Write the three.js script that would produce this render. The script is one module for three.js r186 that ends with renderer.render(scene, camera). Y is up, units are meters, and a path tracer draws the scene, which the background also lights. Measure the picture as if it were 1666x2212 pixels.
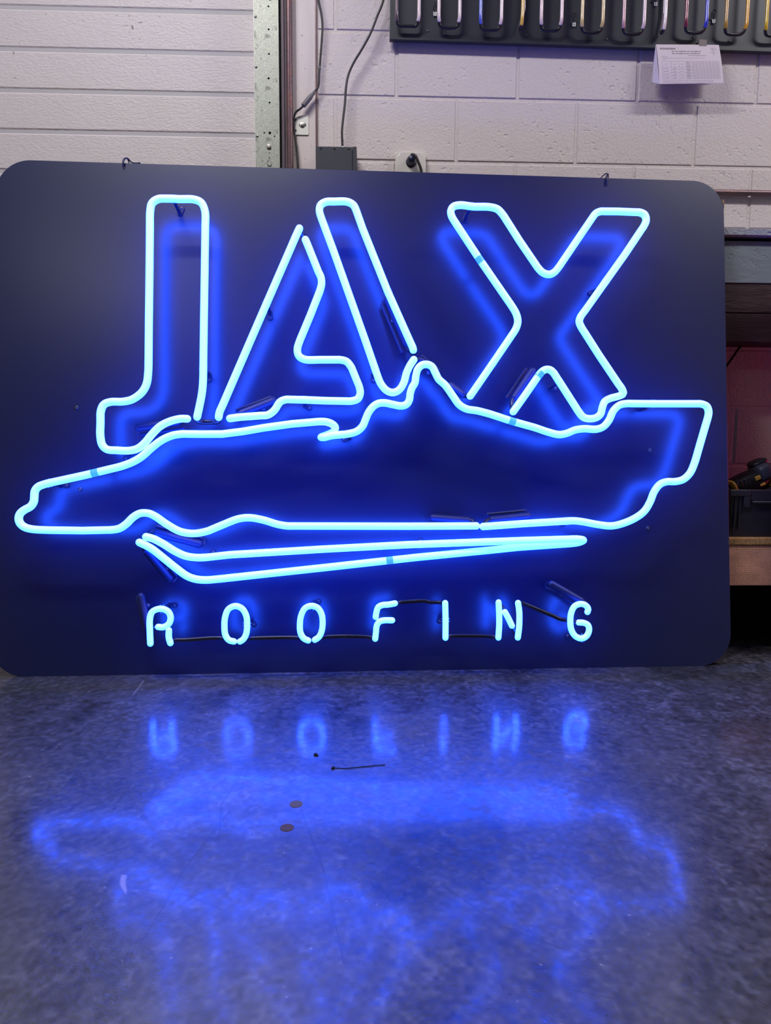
import * as THREE from 'three';
import { RoundedBoxGeometry } from 'three/addons/geometries/RoundedBoxGeometry.js';
import { mergeGeometries } from 'three/addons/utils/BufferGeometryUtils.js';
import { RectAreaLightUniformsLib } from 'three/addons/lights/RectAreaLightUniformsLib.js';

// ---------------------------------------------------------------- camera, light, exposure
const scene = new THREE.Scene();
scene.background = new THREE.Color(0x000000);
const renderer = new THREE.WebGLRenderer({ antialias: true });
renderer.toneMapping = THREE.LinearToneMapping;
renderer.toneMappingExposure = 1.0;
renderer.shadowMap.enabled = true;
RectAreaLightUniformsLib.init();

const camera = new THREE.PerspectiveCamera(71.37, 1666 / 2212, 0.05, 60);
camera.position.set(-0.1058, 0.7254, 2.5187);
camera.matrix.identity();
camera.setRotationFromMatrix(new THREE.Matrix4().makeBasis(
  new THREE.Vector3(0.999515, 0.006673, 0.030418), new THREE.Vector3(-0.003153, 0.993437, -0.114333), new THREE.Vector3(-0.030981, 0.114182, 0.992977)));

const CEILING = 3.3;
// shop lights on the ceiling: centre x, z, radiance
const FIXTURES = [[-0.85, 1.45, 88], [2.4, 1.35, 72], [-1.9, 4.2, 16]];
const LAMP_COLOR = new THREE.Color().setRGB(1.0, 0.985, 0.985);
// the sign's blue: what a tube gives off, in linear light
const NEON = [0.21, 1.55, 20];
const RED_NEON = [6, 0.25, 0.9];

// ---------------------------------------------------------------- helpers
const V = (x, y, z) => new THREE.Vector3(x, y, z);
let seed = 7;
const rnd = () => { seed = (seed * 1664525 + 1013904223) >>> 0; return seed / 4294967296; };
const used = new Map();
function numbered(name) {
  const n = used.get(name) ?? 0;
  used.set(name, n + 1);
  return n ? `${name}_${String(n).padStart(3, '0')}` : name;
}
function tag(o, label, category, group, kind) {
  if (label) o.userData.label = label;
  if (category) o.userData.category = category;
  if (group) o.userData.group = group;
  if (kind) o.userData.kind = kind;
  return o;
}
function part(name, geometry, material, parent, label) {
  const m = new THREE.Mesh(geometry, material);
  m.name = parent === scene ? numbered(name) : name + (parent.userData.count?.[name] ? '_' + String(parent.userData.count[name]).padStart(3, '0') : '');
  if (parent !== scene) { parent.userData.count ??= {}; parent.userData.count[name] = (parent.userData.count[name] ?? 0) + 1; }
  m.castShadow = m.receiveShadow = true;
  if (label) m.userData.label = label;
  parent.add(m);
  return m;
}
function branch(name, parent, label) {
  const g = new THREE.Group();
  g.name = name + (parent.userData.count?.[name] ? '_' + String(parent.userData.count[name]).padStart(3, '0') : '');
  parent.userData.count ??= {}; parent.userData.count[name] = (parent.userData.count[name] ?? 0) + 1;
  if (label) g.userData.label = label;
  parent.add(g);
  return g;
}
function thing(name, label, category, at = [0, 0, 0], group) {
  const g = new THREE.Group();
  g.name = numbered(name);
  g.position.set(...at);
  tag(g, label, category, group);
  scene.add(g);
  return g;
}
function structure(name) { const g = new THREE.Group(); g.name = name; g.userData.kind = 'structure'; scene.add(g); return g; }
// uv in metres, looked up across the face that each vertex's normal points away from
function metreUV(g, ox = 0, oy = 0) {
  const p = g.attributes.position, n = g.attributes.normal, uv = new Float32Array(p.count * 2);
  for (let i = 0; i < p.count; i++) {
    const ax = Math.abs(n.getX(i)), ay = Math.abs(n.getY(i)), az = Math.abs(n.getZ(i));
    const [u, v] = az >= ax && az >= ay ? [p.getX(i), p.getY(i)] : ay >= ax ? [p.getX(i), p.getZ(i)] : [p.getZ(i), p.getY(i)];
    uv[i * 2] = u + ox; uv[i * 2 + 1] = v + oy;
  }
  g.setAttribute('uv', new THREE.BufferAttribute(uv, 2));
  return g;
}
// box between two corners with softened edges
function box(x0, x1, y0, y1, z0, z1, r = 0.002) {
  const w = x1 - x0, h = y1 - y0, d = z1 - z0;
  const g = new RoundedBoxGeometry(w, h, d, 2, Math.min(r, w / 2.01, h / 2.01, d / 2.01));
  g.translate((x0 + x1) / 2, (y0 + y1) / 2, (z0 + z1) / 2);
  return metreUV(g);
}
// a concrete block seen from the front: a face with chamfered edges, 50 triangles at most
function block(w, h, d, c) {
  const s = new THREE.Shape([new THREE.Vector2(c, c), new THREE.Vector2(w - c, c), new THREE.Vector2(w - c, h - c), new THREE.Vector2(c, h - c)]);
  const g = new THREE.ExtrudeGeometry(s, { depth: d, bevelEnabled: true, bevelSize: c, bevelThickness: c, bevelSegments: 1 });
  return g;
}
function curveThrough(points, straight = true) {
  let pts = points.map((p) => (p.isVector3 ? p : V(...p)));
  if (straight) {
    const out = [pts[0]];
    for (let i = 1; i < pts.length; i++) {
      const a = pts[i - 1], b = pts[i];
      if (a.distanceTo(b) > 0.05) for (const t of [0.15, 0.5, 0.85]) out.push(a.clone().lerp(b, t));
      out.push(b);
    }
    pts = out;
  }
  return new THREE.CatmullRomCurve3(pts, false, 'centripetal');
}
// a round tube with domed ends
function tube(points, r, { radial = 12, step = 0.006, caps = true, straight = true } = {}) {
  const c = curveThrough(points, straight), n = Math.max(6, Math.round(c.getLength() / step));
  const list = [new THREE.TubeGeometry(c, n, r, radial, false)];
  if (caps) {
    for (const [t, s] of [[0, -1], [1, 1]]) {
      const dome = new THREE.SphereGeometry(r, radial, 5, 0, Math.PI * 2, 0, Math.PI / 2);
      dome.applyQuaternion(new THREE.Quaternion().setFromUnitVectors(V(0, 1, 0), c.getTangentAt(t).multiplyScalar(s)));
      dome.translate(...c.getPointAt(t).toArray());
      list.push(dome);
    }
  }
  return list.length > 1 ? mergeGeometries(list) : list[0];
}
function rod(a, b, r, r2 = r, radial = 12) {
  const d = b.clone().sub(a), g = new THREE.CylinderGeometry(r2, r, d.length(), radial);
  g.applyQuaternion(new THREE.Quaternion().setFromUnitVectors(V(0, 1, 0), d.clone().normalize()));
  return g.translate(...a.clone().add(b).multiplyScalar(0.5).toArray());
}
// a lathe about the z axis; profile = [radius, z]
function turned(profile, x, y, z, segments = 20) {
  const g = new THREE.LatheGeometry(profile.map(([r, h]) => new THREE.Vector2(r, h)), segments);
  g.rotateX(Math.PI / 2);
  return g.translate(x, y, z);
}
function extruded(shape, depth, bevel, x, y, z) {
  const g = new THREE.ExtrudeGeometry(shape, { depth: depth - 2 * bevel, bevelEnabled: bevel > 0, bevelSize: bevel, bevelThickness: bevel, bevelSegments: 2, curveSegments: 14 });
  return metreUV(g.translate(x, y, z + bevel));
}
function roundedShape(x0, x1, y0, y1, r) {
  const s = new THREE.Shape();
  s.moveTo(x0 + r, y0); s.lineTo(x1 - r, y0); s.absarc(x1 - r, y0 + r, r, -Math.PI / 2, 0);
  s.lineTo(x1, y1 - r); s.absarc(x1 - r, y1 - r, r, 0, Math.PI / 2);
  s.lineTo(x0 + r, y1); s.absarc(x0 + r, y1 - r, r, Math.PI / 2, Math.PI);
  s.lineTo(x0, y0 + r); s.absarc(x0 + r, y0 + r, r, Math.PI, Math.PI * 1.5);
  return s;
}
function hole(shape, x, y, r) { const p = new THREE.Path(); p.absarc(x, y, r, 0, Math.PI * 2, true); shape.holes.push(p); return shape; }

// ---------------------------------------------------------------- textures
function noiseGrid(period, s) {          // tileable value noise
  let k = s >>> 0;
  const next = () => { k = (k * 1664525 + 1013904223) >>> 0; return k / 4294967296; };
  const px = period, py = period, t = new Float32Array(px * py).map(next);
  return (x, y) => {
    const xf = Math.floor(x), yf = Math.floor(y), u = x - xf, v = y - yf;
    const i = ((xf % px) + px) % px, j = ((yf % py) + py) % py, i1 = (i + 1) % px, j1 = (j + 1) % py;
    const a = u * u * (3 - 2 * u), b = v * v * (3 - 2 * v);
    return (t[j * px + i] * (1 - a) + t[j * px + i1] * a) * (1 - b) + (t[j1 * px + i] * (1 - a) + t[j1 * px + i1] * a) * b;
  };
}
const N8 = noiseGrid(8, 11), N16 = noiseGrid(16, 23), N32 = noiseGrid(32, 5), N64 = noiseGrid(64, 91), N128 = noiseGrid(128, 37), N256 = noiseGrid(256, 17);
const fbm = (u, v) => N8(u * 8, v * 8) * 0.4 + N16(u * 16, v * 16) * 0.25 + N32(u * 32, v * 32) * 0.18 + N64(u * 64, v * 64) * 0.1 + N128(u * 128, v * 128) * 0.07;
function texture(size, metres, f, color = false) {
  const data = new Uint8Array(size * size * 4);
  for (let y = 0; y < size; y++) for (let x = 0; x < size; x++) {
    const c = f(x / size, y / size), i = (y * size + x) * 4;
    for (let k = 0; k < 3; k++) data[i + k] = Math.max(0, Math.min(255, (Array.isArray(c) ? c[k] : c) * 255));
    data[i + 3] = 255;
  }
  const t = new THREE.DataTexture(data, size, size);
  t.wrapS = t.wrapT = THREE.RepeatWrapping;
  t.magFilter = THREE.LinearFilter; t.minFilter = THREE.LinearMipmapLinearFilter;
  if (color) t.colorSpace = THREE.SRGBColorSpace;
  t.repeat.set(1 / metres, 1 / metres);
  t.needsUpdate = true;
  return t;
}
function canvasTexture(w, h, draw) {
  const c = document.createElement('canvas');
  c.width = w; c.height = h;
  draw(c.getContext('2d'), w, h);
  const t = new THREE.CanvasTexture(c);
  t.colorSpace = THREE.SRGBColorSpace;
  t.magFilter = THREE.LinearFilter;
  return t;
}
const clamp01 = (x) => Math.max(0, Math.min(1, x));
const step01 = (a, b, x) => { const t = clamp01((x - a) / (b - a)); return t * t * (3 - 2 * t); };

const pits = (u, v) => {                    // painted concrete block: fine grain, shallow waves, scattered pits
  const wave = N16(u * 16, v * 16) * 0.2 + N64(u * 64, v * 64) * 0.12, grain = N256(u * 256, v * 256) * 0.28 + N256(u * 512 + 9, v * 512) * 0.2;
  const pit = step01(0.80, 0.9, N128(u * 128 + 3.1, v * 128 + 7.7)) * step01(0.5, 0.75, N32(u * 32 + 5, v * 32 + 9));
  return clamp01(0.25 + wave * 0.6 + grain - pit * 0.8);
};
const T = {
  block: texture(1024, 1.3, pits),
  blockColor: texture(1024, 2.7, (u, v) => { const k = 0.95 + 0.05 * fbm(u, v) - 0.16 * step01(0.84, 0.97, N256(u * 512, v * 512)) * step01(0.5, 0.8, N16(u * 16, v * 16)); return [k, k * 0.995, k * 0.985]; }, true),
  stucco: texture(1024, 0.55, (u, v) => clamp01(N128(u * 64, v * 128) * 0.5 + N256(u * 128, v * 256) * 0.35 + N32(u * 32, v * 32) * 0.2)),
  doorColor: texture(512, 1.3, (u, v) => { const k = 0.97 + 0.03 * fbm(u, v) - 0.45 * step01(0.93, 0.99, N128(u * 128, v * 128)) * step01(0.62, 0.8, N8(u * 8, v * 8)); return [k, k * 0.99, k * 0.975]; }, true),
  zinc: texture(512, 0.16, (u, v) => { const k = 0.66 + 0.14 * N64(u * 64, v * 64) + 0.12 * N256(u * 256, v * 256) - 0.2 * step01(0.58, 0.75, fbm(u, v)); return [k, k * 1.01, k * 0.955]; }, true),
  rust: texture(512, 0.4, (u, v) => { const a = step01(0.4, 0.65, fbm(u, v)), k = 0.9 + 0.2 * N128(u * 128, v * 128); return [(0.44 + 0.05 * a) * k, (0.345 + 0.01 * a) * k, (0.36 - 0.02 * a) * k]; }, true),
  wood: texture(512, 0.6, (u, v) => {
    const w = v + 0.02 * N8(u * 8, v * 8), g = 0.5 + 0.5 * Math.sin(w * 2 * Math.PI * 22 + 5 * N16(u * 16, v * 16)), f = N256(u * 32, v * 256);
    const k = 0.66 + 0.2 * g * N16(u * 8, v * 16) + 0.22 * f; return [k, k * 0.97, k * 0.93];
  }, true),
  pine: texture(512, 0.3, (u, v) => { const k = 0.78 + 0.1 * N128(u * 64, v * 128) + 0.12 * N16(u * 8, v * 16) - 0.22 * step01(0.03, 0.0, Math.abs(v - 0.37 - 0.02 * N8(u * 8, v * 8))) + 0.08 * Math.sin((u + v) * 126) * Math.sin((u - v) * 126); return [k, k * 0.97, k * 0.94]; }, true),
  osb: texture(512, 0.25, (u, v) => { const a = N64(u * 20 + N8(u * 8, v * 8) * 4, v * 64), b = N128(u * 128, v * 40), k = 0.55 + 0.3 * a + 0.25 * b - 0.4 * step01(0.75, 0.9, b * a * 1.6); return [k, k * 0.86, k * 0.64]; }, true),
  fine: texture(512, 0.12, (u, v) => N256(u * 256, v * 256) * 0.6 + N64(u * 64, v * 64) * 0.4),
  peel: texture(512, 0.5, (u, v) => { const c = step01(0.02, 0.0, Math.abs(fbm(u, v) - 0.52)) * step01(0.5, 0.65, N8(u * 8, v * 8)); return clamp01(0.6 + 0.3 * N64(u * 16, v * 64) - c * 0.6); }),
};

// floor: 500 pixels a metre from x = -2, z = 0
const FLOOR_PX = 500;
const floorPoint = (x, z) => [(x + 2) * FLOOR_PX, z * FLOOR_PX];
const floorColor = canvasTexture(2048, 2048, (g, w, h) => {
  const im = g.createImageData(w, h);
  for (let y = 0; y < h; y++) for (let x = 0; x < w; x++) {
    const u = x / w, v = y / h, i = (y * w + x) * 4;
    const cloud = fbm(u * 2, v * 2), fine = N256(u * 512, v * 512), mid = N128(u * 256, v * 256);
    const worn = step01(0.46, 0.66, fbm(u * 3 + 0.37, v * 3 + 0.11)) * step01(0.3, 0.7, N64(u * 128, v * 128)) * (0.35 + 0.65 * step01(0.45, 0.68, u));
    const fleck = step01(0.8, 0.95, mid * (0.4 + 0.6 * fine) * 1.35) * 0.5;
    let k = 0.20 + 0.10 * cloud + 0.13 * (fine - 0.5) + 0.06 * (mid - 0.5) + worn * 0.10 * (0.4 + fine) + fleck * 0.05;
    k -= 0.10 * step01(0.55, 0.75, fbm(u * 2 + 0.61, v * 2 + 0.29));
    im.data[i] = k * 236; im.data[i + 1] = k * 242; im.data[i + 2] = k * 270; im.data[i + 3] = 255;  // blue raised: some of the neon spill is put into the floor colour
  }
  g.putImageData(im, 0, 0);
  const stroke = (pts, width, style) => { g.strokeStyle = style; g.lineWidth = width; g.beginPath(); pts.forEach(([x, z], i) => { const [a, b] = floorPoint(x, z); if (i) g.lineTo(a, b); else g.moveTo(a, b); }); g.stroke(); };
  // long scratches left by things dragged over the slab
  for (const s of [[[-0.36, 1.22], [-0.40, 1.40], [-0.41, 1.5], [-0.42, 1.58]], [[-0.224, 1.22], [-0.17, 1.41], [-0.13, 1.62]], [[-0.47, 1.45], [-0.38, 1.47], [-0.31, 1.51]], [[-0.69, 1.55], [-0.67, 1.60]],
    [[-0.43, 0.84], [-0.34, 0.95], [-0.2, 1.1], [-0.06, 1.25]], [[-0.37, 0.84], [-0.46, 0.94]], [[-0.44, 1.02], [-0.3, 1.12], [-0.05, 1.2]], [[-0.36, 1.05], [-0.38, 1.2], [-0.36, 1.32]],
    [[0.02, 1.45], [0.1, 1.55], [0.18, 1.6]], [[-0.22, 0.62], [-0.18, 0.8], [-0.17, 0.9]]]) stroke(s, 1.1, 'rgba(22,20,24,0.75)');
  for (let i = 0; i < 150; i++) {
    const x = -1 + 1.6 * rnd() + 0.2 * rnd(), z = 0.8 + 0.9 * rnd(), a = rnd() * Math.PI, l = 0.02 + 0.13 * rnd() * rnd();
    stroke([[x, z], [x + Math.cos(a) * l, z + Math.sin(a) * l]], 0.7, rnd() < 0.7 ? 'rgba(20,18,22,0.55)' : 'rgba(190,185,180,0.18)');
  }
  stroke([[-0.74, 0.5], [-0.735, 0.62]], 1.2, 'rgba(190,185,185,0.7)');   // pale scratch by the sign
  for (let i = 0; i < 420; i++) {            // dropped paint and dirt
    const [a, b] = floorPoint(-1.9 + 3.6 * rnd(), 0.35 + 1.6 * rnd());
    g.fillStyle = rnd() < 0.55 ? 'rgba(200,196,192,0.7)' : 'rgba(15,13,15,0.8)';
    g.beginPath(); g.ellipse(a, b, 0.5 + 1.4 * rnd() * rnd(), 0.5 + 1.2 * rnd() * rnd(), rnd() * 3, 0, 7); g.fill();
  }
  const blob = (x, z, rx, rz, style) => { const [a, b] = floorPoint(x, z); g.fillStyle = style; g.beginPath(); g.ellipse(a, b, rx * FLOOR_PX, rz * FLOOR_PX, 0, 0, 7); g.fill(); };
  // a pale drip of filler
  g.fillStyle = 'rgba(185,180,190,0.6)'; g.beginPath();
  [[-0.500, 1.415], [-0.490, 1.417], [-0.488, 1.428], [-0.484, 1.442], [-0.479, 1.452], [-0.475, 1.468], [-0.482, 1.458], [-0.489, 1.449], [-0.496, 1.435]].forEach(([x, z], i) => g[i ? 'lineTo' : 'moveTo'](...floorPoint(x, z))); g.fill();
  blob(-0.235, 1.199, 0.013, 0.011, 'rgba(150,140,130,0.55)');
  blob(-0.244, 1.282, 0.012, 0.010, 'rgba(120,95,80,0.6)');
});
floorColor.wrapS = floorColor.wrapT = THREE.MirroredRepeatWrapping;
const floorRough = texture(1024, 1.7, (u, v) => { const worn = step01(0.45, 0.75, fbm(u, v)); return 0.5 + 0.28 * worn + 0.25 * (N128(u * 128, v * 128) - 0.5) + 0.2 * (N256(u * 256, v * 256) - 0.5); });
const floorBump = texture(1024, 0.75, (u, v) => clamp01(N32(u * 32, v * 32) * 0.25 + N128(u * 128, v * 128) * 0.25 + N256(u * 256, v * 256) * 0.4 + 0.05 - 0.35 * step01(0.82, 0.93, N64(u * 64, v * 64))));

const std = (o) => new THREE.MeshStandardMaterial(o), phys = (o) => new THREE.MeshPhysicalMaterial(o);
const lin = (r, g, b) => new THREE.Color().setRGB(r, g, b);
const M = {
  wall: std({ color: lin(0.74, 0.665, 0.655), map: T.blockColor, roughness: 0.62, bumpMap: T.block, bumpScale: 0.0022 }),
  plain: std({ color: lin(0.5, 0.485, 0.485), roughness: 0.8 }),
  ceiling: std({ color: lin(0.72, 0.70, 0.70), roughness: 0.8 }),
  farWall: std({ color: lin(0.10, 0.10, 0.11), roughness: 0.8 }),
  door: std({ color: lin(0.70, 0.65, 0.665), map: T.doorColor, roughness: 0.5, bumpMap: T.stucco, bumpScale: 0.0011 }),
  groove: std({ color: lin(0.5, 0.475, 0.49), roughness: 0.6 }),
  jamb: std({ color: lin(0.72, 0.64, 0.635), map: T.doorColor, roughness: 0.45, bumpMap: T.fine, bumpScale: 0.0002 }),
  zinc: std({ color: lin(0.62, 0.635, 0.61), map: T.zinc, metalness: 0.55, roughness: 0.5 }),
  zincPlain: std({ color: lin(0.72, 0.71, 0.64), metalness: 0.3, roughness: 0.4 }),
  boltSteel: std({ color: lin(0.5, 0.47, 0.42), metalness: 0.9, roughness: 0.38 }),
  rust: std({ color: lin(1, 1, 1), map: T.rust, metalness: 0.4, roughness: 0.34 }),
  darkSteel: std({ color: lin(0.06, 0.05, 0.06), roughness: 0.6, metalness: 0.3 }),
  mauveSteel: std({ color: lin(0.11, 0.075, 0.105), roughness: 0.5, metalness: 0.2 }),
  rubber: std({ color: lin(0.018, 0.016, 0.018), roughness: 0.5 }),
  cordDark: std({ color: lin(0.02, 0.017, 0.02), roughness: 0.42 }),
  greyPlastic: std({ color: lin(0.16, 0.15, 0.16), roughness: 0.5 }),
  boxPaint: std({ color: lin(0.035, 0.038, 0.052), roughness: 0.55, bumpMap: T.fine, bumpScale: 0.0002 }),
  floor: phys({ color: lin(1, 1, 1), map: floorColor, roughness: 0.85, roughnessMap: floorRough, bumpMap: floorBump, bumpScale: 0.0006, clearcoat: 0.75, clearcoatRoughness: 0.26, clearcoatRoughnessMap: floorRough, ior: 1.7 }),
  panel: phys({ color: lin(0.005, 0.011, 0.056), roughness: 0.31, ior: 1.8 }),
  panelEdge: std({ color: lin(0.012, 0.012, 0.014), roughness: 0.6 }),
  ply: std({ color: lin(0.5, 0.36, 0.22), map: T.wood, roughness: 0.7 }),
  display: std({ color: lin(0.022, 0.026, 0.034), roughness: 0.42 }),
  displayEdge: std({ color: lin(0.02, 0.02, 0.024), roughness: 0.5 }),
  neon: std({ color: lin(0.85, 0.6, 0.5), roughness: 0.25, emissive: lin(...NEON), emissiveIntensity: 1 }),
  splice: std({ color: lin(0.1, 0.2, 0.3), roughness: 0.25, emissive: lin(0.04, 0.42, 9), emissiveIntensity: 1 }),
  redNeon: std({ color: lin(0.6, 0.5, 0.5), roughness: 0.25, emissive: lin(...RED_NEON), emissiveIntensity: 1 }),
  blackout: std({ color: lin(0.012, 0.011, 0.014), roughness: 0.3 }),
  electrode: std({ color: lin(0.008, 0.014, 0.06), roughness: 0.5 }),
  clearPlastic: phys({ color: lin(0.5, 0.55, 0.6), roughness: 0.2, transmission: 0.6, thickness: 0 }),
  screw: std({ color: lin(0.12, 0.12, 0.13), metalness: 0.8, roughness: 0.35 }),
  wire: std({ color: lin(0.02, 0.022, 0.07), roughness: 0.35 }),
  greyWood: std({ color: lin(0.21, 0.255, 0.30), map: T.doorColor, roughness: 0.6, bumpMap: T.peel, bumpScale: 0.0015 }),
  ledge: std({ color: lin(0.30, 0.32, 0.36), roughness: 0.65, bumpMap: T.block, bumpScale: 0.004 }),
  darkWood: std({ color: lin(0.06, 0.027, 0.034), map: T.wood, roughness: 0.75, bumpMap: T.wood, bumpScale: 0.002 }),
  osb: std({ color: lin(0.62, 0.5, 0.34), map: T.osb, roughness: 0.8, bumpMap: T.osb, bumpScale: 0.001 }),
  pine: std({ color: lin(0.85, 0.46, 0.31), map: T.pine, roughness: 0.65, bumpMap: T.pine, bumpScale: 0.0008 }),
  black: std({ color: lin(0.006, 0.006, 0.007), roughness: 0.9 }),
  tub: std({ color: lin(0.02, 0.021, 0.03), roughness: 0.42, bumpMap: T.fine, bumpScale: 0.0003 }),
  toolBlack: std({ color: lin(0.014, 0.014, 0.016), roughness: 0.4 }),
  toolGrey: std({ color: lin(0.045, 0.05, 0.06), roughness: 0.5 }),
  toolYellow: std({ color: lin(0.78, 0.42, 0.06), roughness: 0.4 }),
  steel: std({ color: lin(0.6, 0.6, 0.62), metalness: 1, roughness: 0.25 }),
  diffuser: std({ color: lin(0.9, 0.9, 0.9), emissive: LAMP_COLOR, emissiveIntensity: 3, roughness: 0.6 }),
  whiteMetal: std({ color: lin(0.75, 0.75, 0.75), roughness: 0.5 }),
};

// ---------------------------------------------------------------- room shell
const B = 0.4064, C = 0.2032, X0 = -0.2655;          // block length and course height; X0: where the block wall meets the door jamb
const ROOM = { x0: -3.6, x1: 3.2, z1: 6.2 };
{
  const g = new THREE.PlaneGeometry(ROOM.x1 - ROOM.x0 + 0.4, ROOM.z1 + 0.6, 1, 1);
  g.rotateX(-Math.PI / 2); g.translate((ROOM.x0 + ROOM.x1) / 2, 0, ROOM.z1 / 2);
  const p = g.attributes.position, uv = [], uv1 = [];
  for (let i = 0; i < p.count; i++) { uv.push(((p.getX(i) + 2) * FLOOR_PX) / 2048, 1 - (p.getZ(i) * FLOOR_PX) / 2048); uv1.push(p.getX(i), p.getZ(i)); }
  g.setAttribute('uv', new THREE.Float32BufferAttribute(uv, 2)); g.setAttribute('uv1', new THREE.Float32BufferAttribute(uv1, 2));
  floorRough.channel = floorBump.channel = 1;
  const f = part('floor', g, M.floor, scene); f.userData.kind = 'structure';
  const slab = part('floor_slab', box(ROOM.x0 - 0.2, ROOM.x1 + 0.2, -0.25, -0.004, -0.3, ROOM.z1 + 0.3), M.plain, scene); slab.userData.kind = 'structure';
  for (const [n, a] of [['ceiling', [ROOM.x0 - 0.2, ROOM.x1 + 0.2, CEILING, CEILING + 0.2, -0.3, ROOM.z1 + 0.3]], ['wall_left', [ROOM.x0 - 0.2, ROOM.x0, 0, CEILING, -0.3, ROOM.z1 + 0.3]],
    ['wall_right', [ROOM.x1, ROOM.x1 + 0.2, 0, CEILING, -0.3, ROOM.z1 + 0.3]], ['wall_front', [ROOM.x0, ROOM.x1, 0, CEILING, ROOM.z1, ROOM.z1 + 0.2]]])
    part(n, box(...a), n === 'wall_front' ? M.farWall : n === 'ceiling' ? M.ceiling : M.plain, scene).userData.kind = 'structure';
}
// back wall: mortar bed with a block in each place, painted all over in one colour
{
  const w = structure('wall_back'), J = 0.005, D = 0.02;
  part('mortar', metreUV(new THREE.BoxGeometry(ROOM.x1 - X0, CEILING, 0.2).translate((ROOM.x1 + X0) / 2, CEILING / 2, -0.1 - 0.0056)), M.wall, w);
  part('header', box(ROOM.x0, X0, 2.6, CEILING, -0.25, 0), M.wall, w);
  part('pier', box(ROOM.x0, -3.2, 0, 2.6, -0.25, 0), M.wall, w);
  part('core', box(X0, ROOM.x1, 0, CEILING, -0.25, -0.15), M.plain, w);
  const shapes = new Map();
  for (let row = 0; row < 13; row++) {
    const odd = row % 2 === 1, y = row * C;
    for (let k = -1; k < 9; k++) {
      const a = Math.max(odd ? k * B : (k - 0.5) * B, X0 - 0.0), b = Math.min(odd ? (k + 1) * B : (k + 0.5) * B, ROOM.x1);
      if (b - a < 0.03) continue;
      const wd = b - a - 2 * J, key = wd.toFixed(3) + ((row * 3 + k) % 3);
      if (!shapes.has(key)) shapes.set(key, metreUV(block(wd, C - 2 * J, D, 0.0022), 0.37 * ((row * 3 + k) % 3), 0.53 * (row % 4)));
      const m = part('concrete_block', shapes.get(key), M.wall, w);
      m.position.set(a + J, y + J, -D - 0.0044 + (rnd() - 0.5) * 0.0008);
    }
  }
}
// the overhead door: ribbed strips with recessed joints between them
{
  const d = structure('door_1'), pitch = 0.1302, z = -0.06, top0 = 2.112;
  part('door_backing', box(-3.25, -0.40, 0, 2.62, z - 0.05, z - 0.003, 0.001), M.groove, d);
  for (let i = -4; i <= 16; i++) {
    const y1 = top0 - i * pitch - 0.0055, y0 = y1 - pitch + 0.011;
    if (y0 < 0) break;
    const s = new THREE.Shape([[0, 0.0], [-0.0035, 0.005], [-0.0035, pitch - 0.016], [0, pitch - 0.011], [0.012, pitch - 0.011], [0.012, 0]].map(([a, b]) => new THREE.Vector2(a, b)));
    const g = new THREE.ExtrudeGeometry(s, { depth: 2.85, bevelEnabled: false });
    g.rotateY(Math.PI / 2); g.translate(-3.25, y0, z - 0.0035);
    g.computeVertexNormals();
    part('door_strip', metreUV(g), M.door, d);
  }
}
// steel jamb post between the door and the blocks
{
  const j = structure('trim_1');
  part('jamb_face', box(-0.3335, X0 - 0.0015, 0, 2.7, -0.2, 0.0025, 0.002), M.jamb, j);
  part('jamb_return', box(-0.385, -0.3335, 0, 2.7, -0.2, -0.02, 0.002), M.jamb, j);
  part('jamb_bead', box(X0 - 0.004, X0 + 0.001, 0, 2.7, -0.01, 0.004, 0.0015), M.rust, j);
}

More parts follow.
